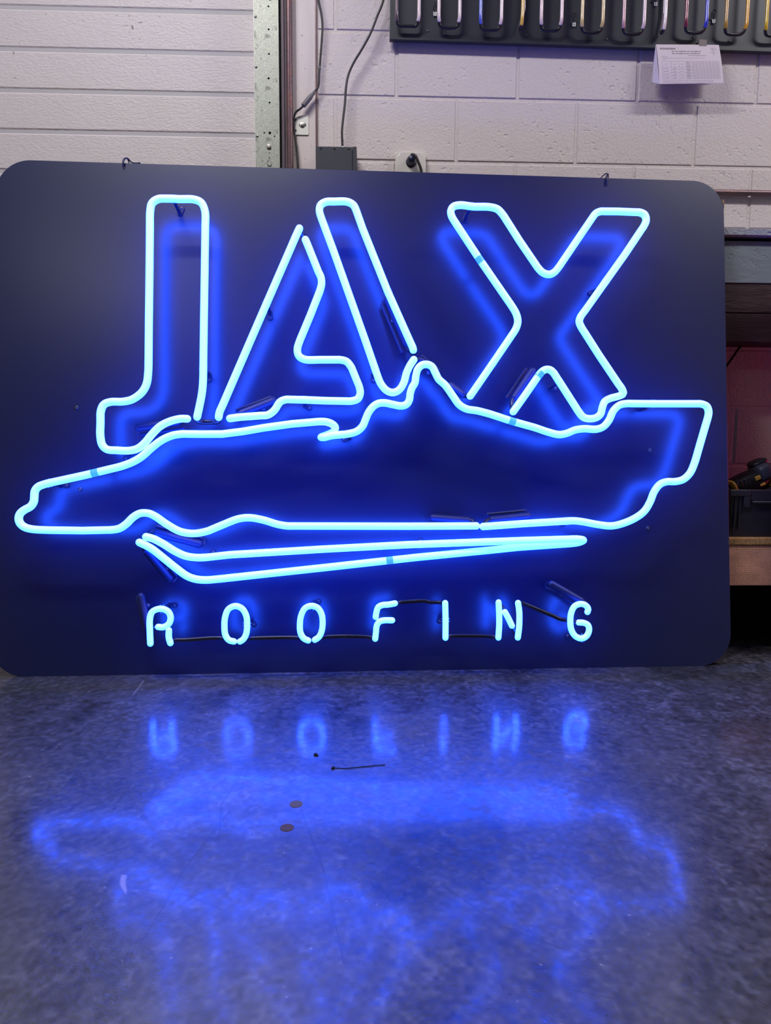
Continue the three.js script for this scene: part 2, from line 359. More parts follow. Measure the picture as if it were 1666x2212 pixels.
// ---------------------------------------------------------------- the door's track, pipe and fittings
{
  const t = thing('door_track', 'tall galvanized steel angle with small holes along the door edge', 'door track', [-0.4255, 0, 0.0]);
  const s = new THREE.Shape([[-0.042, 0], [0.038, 0], [0.038, 2.59], [-0.042, 2.59]].map((p) => new THREE.Vector2(...p)));
  for (const [x, y, r] of [[0.006, 1.945, 0.003], [0.004, 1.87, 0.0035], [0.006, 2.02, 0.003], [0.006, 1.795, 0.003], [0.006, 1.70, 0.0045], [0.007, 1.655, 0.0035], [-0.012, 1.70, 0.0025], [0.022, 1.69, 0.0025], [0.006, 2.09, 0.003]]) hole(s, x, y, r);
  const g = new THREE.ExtrudeGeometry(s, { depth: 0.0022, bevelEnabled: false }); g.translate(0, 0, 0.018);
  part('flange', metreUV(g), M.zinc, t);
  part('side_flange', box(0.0365, 0.039, 0, 2.59, -0.06, 0.0195, 0.0008), M.darkSteel, t);
  part('edge_lip', box(-0.0435, -0.0415, 0, 2.59, -0.058, 0.0205, 0.0008), M.zincPlain, t);
  for (const [x, y] of [[-0.036, 2.058], [-0.035, 1.69], [-0.036, 1.905], [0.012, 2.112]])
    part('rivet', turned([[0.0045, 0], [0.0045, 0.001], [0.003, 0.0025], [0, 0.003]], x, y, 0.0202, 14), M.boltSteel, t);
  // stamped triangular plate with a bolt, its hooked end behind the sign
  const k = branch('hinge_plate', t);
  const tri = new THREE.Shape(); tri.moveTo(-0.006, 1.672); tri.quadraticCurveTo(0.003, 1.682, 0.012, 1.672); tri.lineTo(0.034, 1.60); tri.lineTo(0.034, 1.55); tri.lineTo(-0.028, 1.55); tri.lineTo(-0.028, 1.60); tri.closePath();
  hole(tri, 0.004, 1.62, 0.0025); hole(tri, 0.004, 1.636, 0.0022);
  part('plate', extruded(tri, 0.002, 0.0006, 0, 0, 0.0203), M.zinc, k);
  const hex = turned([[0.0078, 0], [0.0078, 0.0045], [0.0062, 0.0056], [0, 0.0056]], 0.003, 1.656, 0.0223, 6);
  part('bolt', hex.toNonIndexed(), M.boltSteel, k);
  part('hook', tube([[0.0, 1.615, 0.023], [-0.004, 1.605, 0.024], [0.0, 1.596, 0.024], [0.008, 1.596, 0.024], [0.011, 1.605, 0.024], [0.004, 1.618, 0.023]], 0.0012, { straight: false, radial: 8 }), M.boltSteel, k);
}
{
  const p = thing('steel_pipe', 'brown rusty vertical steel pipe beside the galvanized track', 'pipe', [-0.353, 0, 0.026]);
  part('pipe', metreUV(rod(V(0, 0, 0), V(0, 2.75, 0), 0.0108, 0.0108, 28)), M.rust, p);
  for (const y of [0.3, 1.35, 2.4]) part('strap', box(-0.016, 0.016, y - 0.012, y + 0.012, -0.024, 0.0125, 0.003), M.rust, p);
  const s = tag(part('steel_strip', box(-0.3785, -0.3715, 0, 2.75, -0.02, 0.012, 0.001), M.mauveSteel, scene), 'thin dark steel strip in the gap between the galvanized track and the rusty pipe', 'strip');
}
{
  const t = thing('mounting_plate', 'small square galvanized plate with one bolt on the painted jamb', 'bracket', [-0.3155, 1.7325, 0.003]);
  const s = roundedShape(-0.0225, 0.0225, -0.0305, 0.0305, 0.003);
  hole(s, -0.006, 0.026, 0.0022);
  part('plate', extruded(s, 0.003, 0.0006, 0, 0, 0), M.zincPlain, t);
  for (const y of [0.016, -0.018]) part('notch', turned([[0.0045, 0], [0.004, 0.0006], [0, 0.0006]], -0.021, y, 0.003, 12), M.darkSteel, t);
  part('slot', extruded(roundedShape(-0.010, 0.014, -0.0055, 0.0055, 0.0054), 0.0008, 0.0001, 0.001, 0, 0.0028), M.darkSteel, t);
  part('washer', turned([[0.0085, 0], [0.0085, 0.001], [0.004, 0.0014], [0, 0.0014]], 0.002, 0, 0.0034, 20), M.boltSteel, t);
  part('bolt', turned([[0.0055, 0], [0.0055, 0.004], [0.0042, 0.005], [0, 0.005]], 0.002, 0, 0.0046, 6).toNonIndexed(), M.boltSteel, t);
}
{
  const t = thing('power_lead', 'black cord with a grey inline connector hanging over the painted jamb', 'cord');
  part('cord', tube([[-0.262, 2.42, 0.02], [-0.263, 2.2, 0.02], [-0.2575, 2.115, 0.022], [-0.2475, 2.068, 0.022], [-0.2445, 2.038, 0.022], [-0.247, 1.985, 0.022], [-0.2525, 1.925, 0.02], [-0.256, 1.88, 0.02], [-0.2565, 1.862, 0.02], [-0.260, 1.846, 0.02], [-0.270, 1.832, 0.022]], 0.0037, { straight: false, radial: 10, caps: false }), M.cordDark, t);
  part('cord', tube([[-0.3075, 1.786, 0.024], [-0.318, 1.7765, 0.023], [-0.333, 1.767, 0.02], [-0.339, 1.752, 0.018], [-0.3405, 1.715, 0.016], [-0.336, 1.685, 0.016], [-0.331, 1.65, 0.016], [-0.328, 1.60, 0.018], [-0.327, 1.5, 0.018], [-0.33, 1.3, 0.018]], 0.0034, { straight: false, radial: 10, caps: false }), M.cordDark, t);
  part('cord_clip', turned([[0.0045, -0.004], [0.005, 0], [0.0045, 0.004]], 0, 0, 0, 12).rotateX(Math.PI / 2).translate(-0.2545, 1.905, 0.02), M.greyPlastic, t);
  const a = V(-0.3085, 1.785, 0.024), d = V(0.0385, 0.047, -0.002), len = d.length();
  const g = new THREE.LatheGeometry([[0, 0], [0.0075, 0.0], [0.0082, 0.002], [0.0082, 0.034], [0.0072, 0.042], [0.0055, 0.047], [0.0052, 0.056], [0.0042, len], [0, len]].map(([r, y]) => new THREE.Vector2(r, y)), 20);
  g.applyQuaternion(new THREE.Quaternion().setFromUnitVectors(V(0, 1, 0), d.clone().normalize())); g.translate(...a.toArray());
  part('inline_connector', g, M.greyPlastic, t, 'grey tapered inline connector');
}
{
  const t = thing('transformer_box', 'dark blue-grey metal box on the block wall with three lid screws', 'electrical box', [-0.197, 1.52, 0.0]);
  part('body', box(-0.067, 0.052, -0.11, 0.1165, 0.0, 0.086, 0.002), M.boxPaint, t);
  part('end_cover', box(0.0525, 0.0655, -0.11, 0.1175, 0.0, 0.087, 0.002), M.boxPaint, t);
  for (const x of [-0.050, -0.006, 0.040]) part('screw', turned([[0.003, 0], [0.003, 0.0008], [0.001, 0.0012], [0, 0.0012]], x, 0.109, 0.0858, 12), M.black, t);
  part('bushing', rod(V(0.018, 0.1165, 0.045), V(0.018, 0.1205, 0.045), 0.0155, 0.0145, 24), M.boxPaint, t);
  part('terminal', rod(V(0.043, 0.1165, 0.045), V(0.043, 0.126, 0.045), 0.003, 0.0025, 12), M.boltSteel, t);
}
{
  const t = thing('power_cable', 'thick black cable curving down the block wall into the dark metal box', 'cord');
  part('cable', tube([[-0.036, 2.5, 0.03], [-0.036, 2.2, 0.035], [-0.0465, 2.107, 0.04], [-0.066, 2.058, 0.04], [-0.088, 2.005, 0.04], [-0.116, 1.957, 0.038], [-0.142, 1.917, 0.036], [-0.159, 1.88, 0.036], [-0.1665, 1.843, 0.038], [-0.1705, 1.79, 0.04], [-0.1765, 1.738, 0.043], [-0.180, 1.70, 0.045], [-0.179, 1.665, 0.045], [-0.178, 1.642, 0.045]], 0.0038, { straight: false, radial: 12, caps: false }), M.cordDark, t);
  part('cable_collar', rod(V(-0.178, 1.6405, 0.045), V(-0.178, 1.652, 0.045), 0.006, 0.0045, 16), M.zincPlain, t);
}
{
  const t = thing('electrical_outlet', 'square metal outlet cover with notched corners on the block wall', 'outlet', [0.0485, 1.598, 0.0]);
  const s = new THREE.Shape(), a = 0.049, n = 0.014;
  s.moveTo(-a + n, -a); s.lineTo(a - n, -a); s.absarc(a, -a, n, Math.PI, Math.PI / 2, true); s.lineTo(a, a - n); s.absarc(a, a, n, Math.PI * 1.5, Math.PI, true); s.lineTo(-a + n, a); s.absarc(-a, a, n, 0, -Math.PI / 2, true); s.lineTo(-a, -a + n); s.absarc(-a, -a, n, Math.PI / 2, 0, true);
  part('box_flange', extruded(roundedShape(-0.05, 0.05, -0.05, 0.05, 0.004), 0.012, 0.001, 0, 0, -0.001), M.zincPlain, t);
  part('cover_plate', extruded(s, 0.008, 0.002, 0, 0, 0.0115), std({ color: lin(0.74, 0.70, 0.63), metalness: 0.12, roughness: 0.4 }), t);
  for (const [x, y] of [[-0.043, 0.041], [0.043, 0.038], [-0.043, -0.041], [0.043, -0.041]]) part('screw', turned([[0.003, 0], [0.003, 0.001], [0.001, 0.0015], [0, 0.0015]], x, y, 0.0112, 12), M.boltSteel, t);
  part('socket', turned([[0.018, 0], [0.018, 0.002], [0.016, 0.003], [0, 0.003]], 0.002, 0.0185, 0.0192, 28), M.rubber, t);
}
{
  const t = thing('power_plug', 'round black plug with its cord in the metal outlet', 'plug', [0.0505, 1.6185, 0.0223]);
  part('plug_body', turned([[0.0165, 0], [0.0165, 0.006], [0.0145, 0.010], [0.0125, 0.022], [0.009, 0.028], [0, 0.029]], 0, 0, 0, 24), M.wire, t);
  part('grip', box(-0.004, 0.004, 0.0, 0.016, 0.004, 0.027, 0.002), M.rubber, t);
  part('cord', tube([[0.004, 0.012, 0.024], [0.012, 0.006, 0.03], [0.021, -0.012, 0.03], [0.031, -0.035, 0.026], [0.036, -0.08, 0.02], [0.036, -0.2, 0.015]], 0.0045, { straight: false, radial: 12 }), M.rubber, t);
}
{
  const t = thing('conduit_pipe', 'thin brownish metal conduit running level along the block wall at right', 'conduit', [0, 1.5385, 0.013]);
  part('tube', metreUV(rod(V(0.9, 0, 0), V(2.7, 0, 0), 0.0095, 0.0095, 20)), M.rust, t);
  for (const x of [0.98, 1.75]) part('strap', box(x - 0.01, x + 0.01, -0.02, 0.02, -0.0128, -0.009, 0.001), M.zincPlain, t);
}

// ---------------------------------------------------------------- display panel with its glass samples
const TILT = -0.0084, PANEL_Y = 1.9932, PANEL_Z = 0.030;
const onPanel = (x, up) => PANEL_Y + up + TILT * x;
{
  const t = thing('display_panel', 'wide dark grey panel of glass colour samples high on the block wall', 'display board', [0, PANEL_Y, 0]);
  t.rotation.z = TILT;
  part('board', box(-0.0252, 1.95, 0.0, 0.60, 0.012, PANEL_Z, 0.0015), M.display, t);
  part('mounting_rail', box(0.03, 1.9, 0.06, 0.12, 0.0, 0.012, 0.001), M.displayEdge, t);
  part('mounting_rail', box(0.03, 1.9, 0.48, 0.54, 0.0, 0.012, 0.001), M.displayEdge, t);
  for (const [x, y] of [[0.0995, 0.030], [0.155, 0.022], [0.425, 0.026], [0.69, 0.022], [0.98, 0.036], [1.10, 0.03]]) part('screw', turned([[0.0042, 0], [0.0042, 0.001], [0.002, 0.002], [0, 0.002]], x, y, PANEL_Z, 12), M.screw, t);
  for (const [x, y] of [[0.1215, 0.084], [0.579, 0.066], [0.846, 0.137], [1.0425, 0.091]]) {
    const k = branch('end_clip', t);
    const s = roundedShape(-0.005, 0.005, -0.006, 0.006, 0.001); hole(s, 0, -0.001, 0.002);
    part('clip_plate', extruded(s, 0.0015, 0.0003, x, y - 0.004, PANEL_Z + 0.004), M.zincPlain, k);
    part('clip_post', box(x - 0.003, x + 0.003, y - 0.003, y + 0.005, PANEL_Z - 0.001, PANEL_Z + 0.004, 0.001), M.rubber, k);
    part('wire', tube([[x, y, PANEL_Z + 0.004], [x - 0.006, y + 0.012, PANEL_Z + 0.012], [x + 0.002, y + 0.02, PANEL_Z + 0.016], [x - 0.002, y + 0.03, PANEL_Z + 0.004]], 0.0018, { straight: false, radial: 8 }), M.rubber, k);
  }
}
const GLASS = {
  white: lin(0.86, 0.72, 0.69), pink: lin(0.62, 0.33, 0.36), palePink: lin(0.82, 0.63, 0.62), cream: lin(0.68, 0.50, 0.22), yellow: lin(0.70, 0.42, 0.07), amber: lin(0.48, 0.26, 0.03), orange: lin(0.80, 0.40, 0.02), gold: lin(0.75, 0.48, 0.02),
  blue: lin(0.09, 0.14, 0.62), cobalt: lin(0.03, 0.04, 0.6), maroon: lin(0.22, 0.015, 0.05), clear: lin(0.14, 0.09, 0.11),
};
const glassMat = {};
for (const [k, c] of Object.entries(GLASS)) glassMat[k] = phys({ color: c, roughness: 0.22, clearcoat: 1, clearcoatRoughness: 0.04 });
const GROUP = 'glass tube samples on the display panel';
const LEG_R = 0.0056, LEG_TOP = 0.42, LEG_Z = 0.032, BEND = 0.017;
// left leg x, right leg x, height of the bend, colours, label
const PAIRS = [
  [-0.0039, 0.0679, 2.0241, 'clear', 'white', 'U-shaped glass sample with one dark clear leg and one white leg'],
  [0.1320, 0.1993, 2.0241, 'white', 'white', 'U-shaped glass sample with two white legs, second from the panel\'s left end'],
  [0.2670, 0.3346, 2.0205, 'blue', 'white', 'U-shaped glass sample with a light blue leg and a white leg'],
  [0.4642, 0.5306, 2.0231, 'palePink', 'palePink', 'U-shaped glass sample with two pale pink legs beside the mustard single tube'],
  [0.5975, 0.6656, 2.0195, 'cream', 'cream', 'U-shaped glass sample with two cream yellow legs'],
  [0.7341, 0.8010, 2.0185, 'pink', 'palePink', 'U-shaped glass sample with a rose pink leg and a pale pink leg'],
  [0.9394, 1.0066, 2.0271, 'maroon', 'cobalt', 'U-shaped glass sample with a dark red leg and a deep blue leg'],
  [1.0710, 1.1400, 2.0251, 'amber', 'orange', 'U-shaped glass sample with an amber leg and an orange leg'],
  [1.2049, 1.2733, 2.0231, 'gold', 'gold', 'golden yellow U-shaped glass sample cut off by the right edge of the photo'],
];
for (const [xa, xb, y, ca, cb, label] of PAIRS) {
  const t = thing('glass_sample', label, 'glass sample', [xa, y, PANEL_Z], GROUP), w = xb - xa, r = 0.010;
  for (const [x, c, s] of [[0, ca, 1], [w, cb, -1]]) {
    part('glass_leg', tube([[x, LEG_TOP, LEG_Z], [x, 0.05, LEG_Z], [x, 0.03, LEG_Z], [x + s * 0.0005, BEND + 0.004, LEG_Z - 0.001], [x + s * 0.002, BEND - 0.002, LEG_Z - 0.004]], LEG_R, { radial: 16 }), glassMat[c], t, null);
  }
  part('painted_bend', tube([[0.001, BEND + 0.002, LEG_Z - 0.004], [0.003, 0.007, LEG_Z - 0.008], [0.010, 0.0, LEG_Z - 0.011], [w - 0.010, 0.0, LEG_Z - 0.011], [w - 0.003, 0.007, LEG_Z - 0.008], [w - 0.001, BEND + 0.002, LEG_Z - 0.004]], 0.0050, { radial: 14 }), M.blackout, t);
  for (const x of [0, w]) part('standoff', rod(V(x, 0.2, 0), V(x, 0.2, LEG_Z), 0.004), M.clearPlastic, t);
}
for (const [x, y, c, lean, label] of [[0.4022, 2.0282, 'yellow', 0.010, 'single mustard yellow glass sample folded back on itself'], [0.8693, 2.0261, 'white', 0.004, 'single white glass sample folded back on itself']]) {
  const t = thing('glass_sample', label, 'glass sample', [x, y, PANEL_Z], GROUP);
  part('glass_leg', tube([[0.001, LEG_TOP, LEG_Z], [0.001, 0.05, LEG_Z], [0, 0.02, LEG_Z], [-0.001, 0.005, LEG_Z - 0.002]], LEG_R, { radial: 16 }), glassMat[c], t);
  part('glass_leg', tube([[lean, LEG_TOP, LEG_Z - 0.022], [lean, 0.06, LEG_Z - 0.022], [-0.003, 0.004, LEG_Z - 0.020]], 0.0046, { radial: 14 }), glassMat.clear, t);
  part('painted_bend', tube([[-0.001, 0.006, LEG_Z - 0.002], [-0.002, -0.002, LEG_Z - 0.008], [-0.003, -0.003, LEG_Z - 0.014], [-0.003, 0.004, LEG_Z - 0.020]], 0.0052, { radial: 14 }), M.blackout, t);
  part('standoff', rod(V(0, 0.2, 0), V(0, 0.2, LEG_Z), 0.004), M.clearPlastic, t);
}
// folded instruction sheet taped under the panel
{
  const sheet = canvasTexture(1120, 760, (g, w, h) => {
    g.fillStyle = '#f2eef0'; g.fillRect(0, 0, w, h);
    g.fillStyle = '#16151a'; g.textBaseline = 'alphabetic';
    g.save(); g.translate(52, 104); g.scale(1.28, 1); g.font = 'bold 52px sans-serif'; g.fillText('HONGBA', 0, 0); g.restore();
    g.font = 'bold 22px sans-serif'; g.fillText('®', 372, 78);
    g.font = 'bold 32px sans-serif';
    g.fillText('Me-120-12000-30, Me-120-9000-30,', 262, 152); g.fillText('Me-120-6000-30, Me-120-3000-30', 262, 196);
    g.font = 'bold 20px sans-serif'; g.fillText('Neon Power Supply Instructions', 548, 230);
    g.font = '17px sans-serif'; g.fillText('1. Specifications', 52, 250);
    g.font = '15px sans-serif';
    g.fillText('Automatically adjust to tube length including short circuit, when power supply is not connected, open circuit for 5%', 78, 280); g.fillText('protection.', 78, 304);
    g.strokeStyle = '#1b1a20'; g.lineWidth = 3; g.beginPath(); g.arc(1000, 92, 34, 0.5, 6.0); g.stroke();
    g.font = 'bold 30px sans-serif'; g.fillText('UL', 980, 102); g.font = 'bold 20px sans-serif'; g.fillText('us', 1040, 112); g.fillText('®', 1042, 84);
    g.font = '15px sans-serif'; g.fillText('LISTED', 972, 148); g.fillText('NEON POWER SUPPLY', 930, 170); g.fillText('E214', 985, 190); g.fillText('SIGN', 985, 208);
    g.lineWidth = 2;
    const x0 = 68, x1 = 1072, y0 = 338, y1 = 676, cols = [68, 226, 364, 486, 604], rows = [338, 444, 502, 560, 618, 676];
    g.strokeRect(x0, y0, x1 - x0, y1 - y0);
    const line = (a, b, c, d) => { g.beginPath(); g.moveTo(a, b); g.lineTo(c, d); g.stroke(); };
    for (const x of cols) line(x, y0, x, y1);
    for (const y of rows) line(x0, y, 604, y);
    for (let i = 1; i < 8; i++) line(604 + i * 58.5, y0, 604 + i * 58.5, y1);
    for (let y = y0 + 26; y < y1; y += 26) line(486, y, x1, y);
    g.font = 'bold 15px sans-serif'; g.fillText('Model', 118, 396); g.fillText('Input', 268, 396); g.fillText('Output', 396, 396);
    g.font = 'bold 13px sans-serif';
    ['Me-120-3000-30', 'Me-120-6000-30', 'Me-120-9000-30', 'Me-120-12000-30'].forEach((s, i) => { g.fillText(s, 80, 478 + i * 58); g.fillText('120VAC', 264, 470 + i * 58); g.fillText('50/60Hz 1.2A', 240, 488 + i * 58); g.fillText(['3kV 30mA', '6kV 30mA', '9kV 30mA', '12kV 30mA'][i], 382, 478 + i * 58); });
    for (let r = 0; r < 13; r++) { g.font = 'bold 12px sans-serif'; g.fillText(r % 3 ? 'Tube (mm)' : 'Length (m)', 496, y0 + 19 + r * 26); for (let i = 0; i < 8; i++) g.fillText(r === 0 ? String(8 + i) : `${(3 + r * 1.3 + i * 0.7).toFixed(1)}`, 618 + i * 58.5, y0 + 19 + r * 26); }
    g.font = '16px sans-serif'; g.fillText('Maximum length of neon tube, recommended for the longest of 7m each wire and total 6 meters between tube and power', 66, 712); g.fillText('Each unit has a short circuit leakage of less than 1mA when grounded; output total follows the number of the line of supply', 66, 742);
  });
  const plain = std({ color: lin(0.74, 0.66, 0.70), roughness: 0.8 }), printed = std({ map: sheet, color: lin(0.8, 0.72, 0.78), roughness: 0.8 });
  const t = thing('instruction_sheet', 'folded white printed instruction sheet hanging from the panel\'s lower edge', 'paper', [0.853, 1.8655, 0.0415]);
  t.scale.setScalar(1.012);
  // a slightly bowed leaf: columns across, rows up, and a thin edge
  const leaf = (corner, bow, thick) => {
    const nx = 10, ny = 8, pos = [], uv = [], index = [];
    for (const side of [0, 1]) for (let j = 0; j <= ny; j++) for (let i = 0; i <= nx; i++) { const u = i / nx, v = j / ny, [x, y, z] = corner(u, v); pos.push(x, y, z + bow(u, v) - side * thick); uv.push(u, v); }
    const at = (s, i, j) => s * (nx + 1) * (ny + 1) + j * (nx + 1) + i;
    for (let j = 0; j < ny; j++) for (let i = 0; i < nx; i++) { index.push(at(0, i, j), at(0, i + 1, j), at(0, i + 1, j + 1), at(0, i, j), at(0, i + 1, j + 1), at(0, i, j + 1), at(1, i + 1, j), at(1, i, j), at(1, i + 1, j + 1), at(1, i + 1, j + 1), at(1, i, j), at(1, i, j + 1)); }
    const edge = (a, b, c, d) => index.push(a, b, c, b, d, c);
    for (let i = 0; i < nx; i++) { edge(at(1, i, 0), at(1, i + 1, 0), at(0, i, 0), at(0, i + 1, 0)); edge(at(0, i, ny), at(0, i + 1, ny), at(1, i, ny), at(1, i + 1, ny)); }
    for (let j = 0; j < ny; j++) { edge(at(0, 0, j), at(0, 0, j + 1), at(1, 0, j), at(1, 0, j + 1)); edge(at(1, nx, j), at(1, nx, j + 1), at(0, nx, j), at(0, nx, j + 1)); }
    const g = new THREE.BufferGeometry(); g.setIndex(index); g.setAttribute('position', new THREE.Float32BufferAttribute(pos, 3)); g.setAttribute('uv', new THREE.Float32BufferAttribute(uv, 2)); g.computeVertexNormals();
    return g;
  };
  const mixc = (a, b, c, d) => (u, v) => [0, 1, 2].map((k) => (a[k] * (1 - u) + b[k] * u) * (1 - v) + (c[k] * (1 - u) + d[k] * u) * v);
  part('front_leaf', leaf(mixc([0.007, -0.0065, 0.022], [0.217, 0.0, 0.024], [-0.001, 0.1245, 0.0], [0.2055, 0.1275, 0.0]), (u, v) => 0.004 * Math.sin(v * 3.1), 0.0004), printed, t);
  part('back_leaf', leaf(mixc([-0.004, 0.012, -0.012], [0.202, 0.010, -0.014], [-0.001, 0.1235, -0.003], [0.2055, 0.1265, -0.003]), (u, v) => -0.006 * Math.sin(v * 3.1) * (1 - 0.5 * u), 0.0004), plain, t);
  part('side_fold', leaf(mixc([-0.0045, 0.014, -0.012], [0.007, -0.006, 0.0215], [-0.0015, 0.124, -0.003], [-0.0012, 0.1242, 0.0]), () => 0, 0.0004), plain, t);
  part('tape', box(0.14, 0.165, 0.118, 0.142, -0.0076, 0.0016, 0.0005), std({ color: lin(0.2, 0.16, 0.15), roughness: 0.5 }), t);
}

// ---------------------------------------------------------------- shelves at the right
{
  const t = thing('wall_shelf', 'painted wooden shelf with a grey beam over dark planks behind the sign', 'shelf', [0.98, 0, 0]);
  part('shelf_board', box(0, 1.5, 1.357, 1.379, 0.0, 0.168, 0.003), M.ledge, t, 'chipped blue-grey shelf board');
  part('front_beam', box(0, 1.5, 1.2115, 1.3455, 0.09, 0.148, 0.003), M.greyWood, t, 'grey painted beam with cracks');
  part('shade_strip', box(0, 1.5, 1.3455, 1.357, 0.0, 0.12, 0.001), M.black, t);  // black strip put in as the shadow in the gap under the ledge
  part('plank', box(0, 1.5, 1.1175, 1.2105, 0.0, 0.145, 0.003), M.darkWood, t, 'dark brown rough plank');
  part('plank', box(0, 1.5, 1.0225, 1.1155, 0.0, 0.143, 0.003), M.darkWood, t, 'dark brown rough plank');
  const c = tag(part('hanging_strap', tube([[1.2105, 1.05, 0.05], [1.1944, 1.03, 0.055], [1.16, 0.975, 0.055], [1.10, 0.885, 0.05], [1.06, 0.80, 0.04]], 0.0038, { radial: 10 }), M.black, scene), 'thin black strap slanting down from under the dark planks', 'strap');
}
{
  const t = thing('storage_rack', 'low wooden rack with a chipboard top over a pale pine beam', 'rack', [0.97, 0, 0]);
  part('shelf_board', box(0, 1.5, 0.3655, 0.3875, 0.006, 0.287, 0.002), M.osb, t, 'chipboard shelf board');
  part('front_beam', box(0, 1.5, 0.2305, 0.3645, 0.245, 0.283, 0.004), M.pine, t, 'pale pine beam');
  part('rear_beam', box(0, 1.5, 0.2305, 0.3645, 0.01, 0.048, 0.004), M.pine, t);
  part('shade_sheet', box(0, 1.5, 0.0, 0.2300, 0.012, 0.028, 0.002), M.black, t, 'black sheet in place of wall shade');  // black sheet stands in for the deep shade on the wall under the rack
  for (const x of [1.0, 1.46]) part('post', box(x, x + 0.04, 0, 0.2305, 0.2, 0.24, 0.003), M.black, t);
}
{
  const t = thing('tool_tray', 'open dark plastic tool tray standing on the chipboard shelf', 'tray', [1.08, 0.3876, 0.145]);
  const w = 0.46, d = 0.118, h = 0.155;
  // tapered walls: front, back, left, right, each with thickness
  const wall = (x0, x1, z0, z1, tx, tz) => { const g = box(x0, x1, 0, h, z0, z1, 0.0015), p = g.attributes.position; for (let i = 0; i < p.count; i++) { const k = 1 - p.getY(i) / h; p.setX(i, p.getX(i) + tx * k); p.setZ(i, p.getZ(i) + tz * k); } g.computeVertexNormals(); return g; };
  part('tray_wall', wall(0.003, w, d - 0.004, d, 0.004, -0.006), M.tub, t);
  part('tray_wall', wall(0.003, w, -d, -d + 0.004, 0.004, 0.006), M.tub, t);
  part('tray_wall', wall(0.003, 0.007, -d + 0.004, d - 0.004, 0.012, 0), M.tub, t);
  part('tray_wall', wall(w - 0.004, w, -d + 0.004, d - 0.004, -0.012, 0), M.tub, t);
  part('tray_bottom', box(0.014, w - 0.012, 0, 0.005, -d + 0.006, d - 0.006), M.tub, t);
  part('rim', box(-0.006, 0.062, h - 0.022, h, d - 0.002, d + 0.007, 0.003), M.tub, t);
  part('rim', box(0.064, w + 0.005, h - 0.036, h, d - 0.002, d + 0.005, 0.003), M.tub, t);
  part('latch', box(0.040, 0.062, h - 0.058, h - 0.020, d - 0.003, d + 0.006, 0.003), M.tub, t);
  for (const x of [0.012, 0.028, 0.20, 0.34]) part('rib', box(x, x + 0.006, 0.03, h - 0.024, d - 0.006, d + 0.0025, 0.002), M.tub, t);
  part('handle', box(0.068, 0.30, h - 0.044, h - 0.036, d, d + 0.010, 0.003), M.toolGrey, t);
}
{
  const t = thing('power_tool', 'black and yellow cordless power tool lying in the dark plastic tray', 'power tool', [1.205, 0.556, 0.145]);
  t.rotation.z = 0.42;
  const hull = (sx, sy, sz, x, y, z, e = 2.6) => { const g = new THREE.SphereGeometry(1, 32, 20), p = g.attributes.position; for (let i = 0; i < p.count; i++) { const q = [p.getX(i), p.getY(i), p.getZ(i)], n = Math.pow(q.reduce((s, c) => s + Math.abs(c) ** e, 0), 1 / e); p.setXYZ(i, (q[0] / n) * sx + x, (q[1] / n) * sy + y, (q[2] / n) * sz + z); } g.computeVertexNormals(); return g; };
  part('motor_body', hull(0.075, 0.042, 0.045, -0.015, 0.0, 0), M.toolBlack, t);
  part('tail_cap', hull(0.03, 0.040, 0.043, -0.092, -0.012, 0), M.toolBlack, t);
  part('yellow_band', hull(0.0065, 0.044, 0.047, -0.070, -0.004, 0, 5), M.toolYellow, t, 'yellow ring between tail and body');
  for (let i = 0; i < 3; i++) part('vent_rib', box(-0.05 + i * 0.014, -0.045 + i * 0.014, 0.008, 0.030, 0.034 - i * 0.001, 0.0445, 0.002), M.toolGrey, t);
  part('logo_plate', box(0.000, 0.018, 0.010, 0.024, 0.038, 0.0465, 0.002), M.toolYellow, t, 'yellow plate');
  part('logo_plate', box(0.008, 0.026, -0.014, -0.006, 0.038, 0.0465, 0.002), M.toolYellow, t, 'yellow plate');
  part('battery_pack', hull(0.026, 0.030, 0.044, 0.042, 0.022, 0.008, 4), M.toolGrey, t, 'dark grey battery block');
  part('switch_hood', hull(0.030, 0.012, 0.03, 0.048, 0.052, -0.005, 3), M.toolBlack, t);
  part('yellow_housing', hull(0.055, 0.020, 0.040, 0.090, -0.040, 0.002, 3), M.toolYellow, t, 'yellow front housing');
  part('grip', hull(0.030, 0.018, 0.043, 0.060, -0.062, 0.006, 3), M.toolBlack, t);
  part('underbody', hull(0.070, 0.016, 0.043, -0.005, -0.040, 0.001, 3), M.toolBlack, t);
  part('blade_clamp', hull(0.018, 0.018, 0.02, 0.100, 0.020, 0.01, 3), M.steel, t, 'bright steel clamp');
  part('gear_head', hull(0.034, 0.030, 0.036, 0.105, 0.0, -0.004, 3), M.toolBlack, t);
}

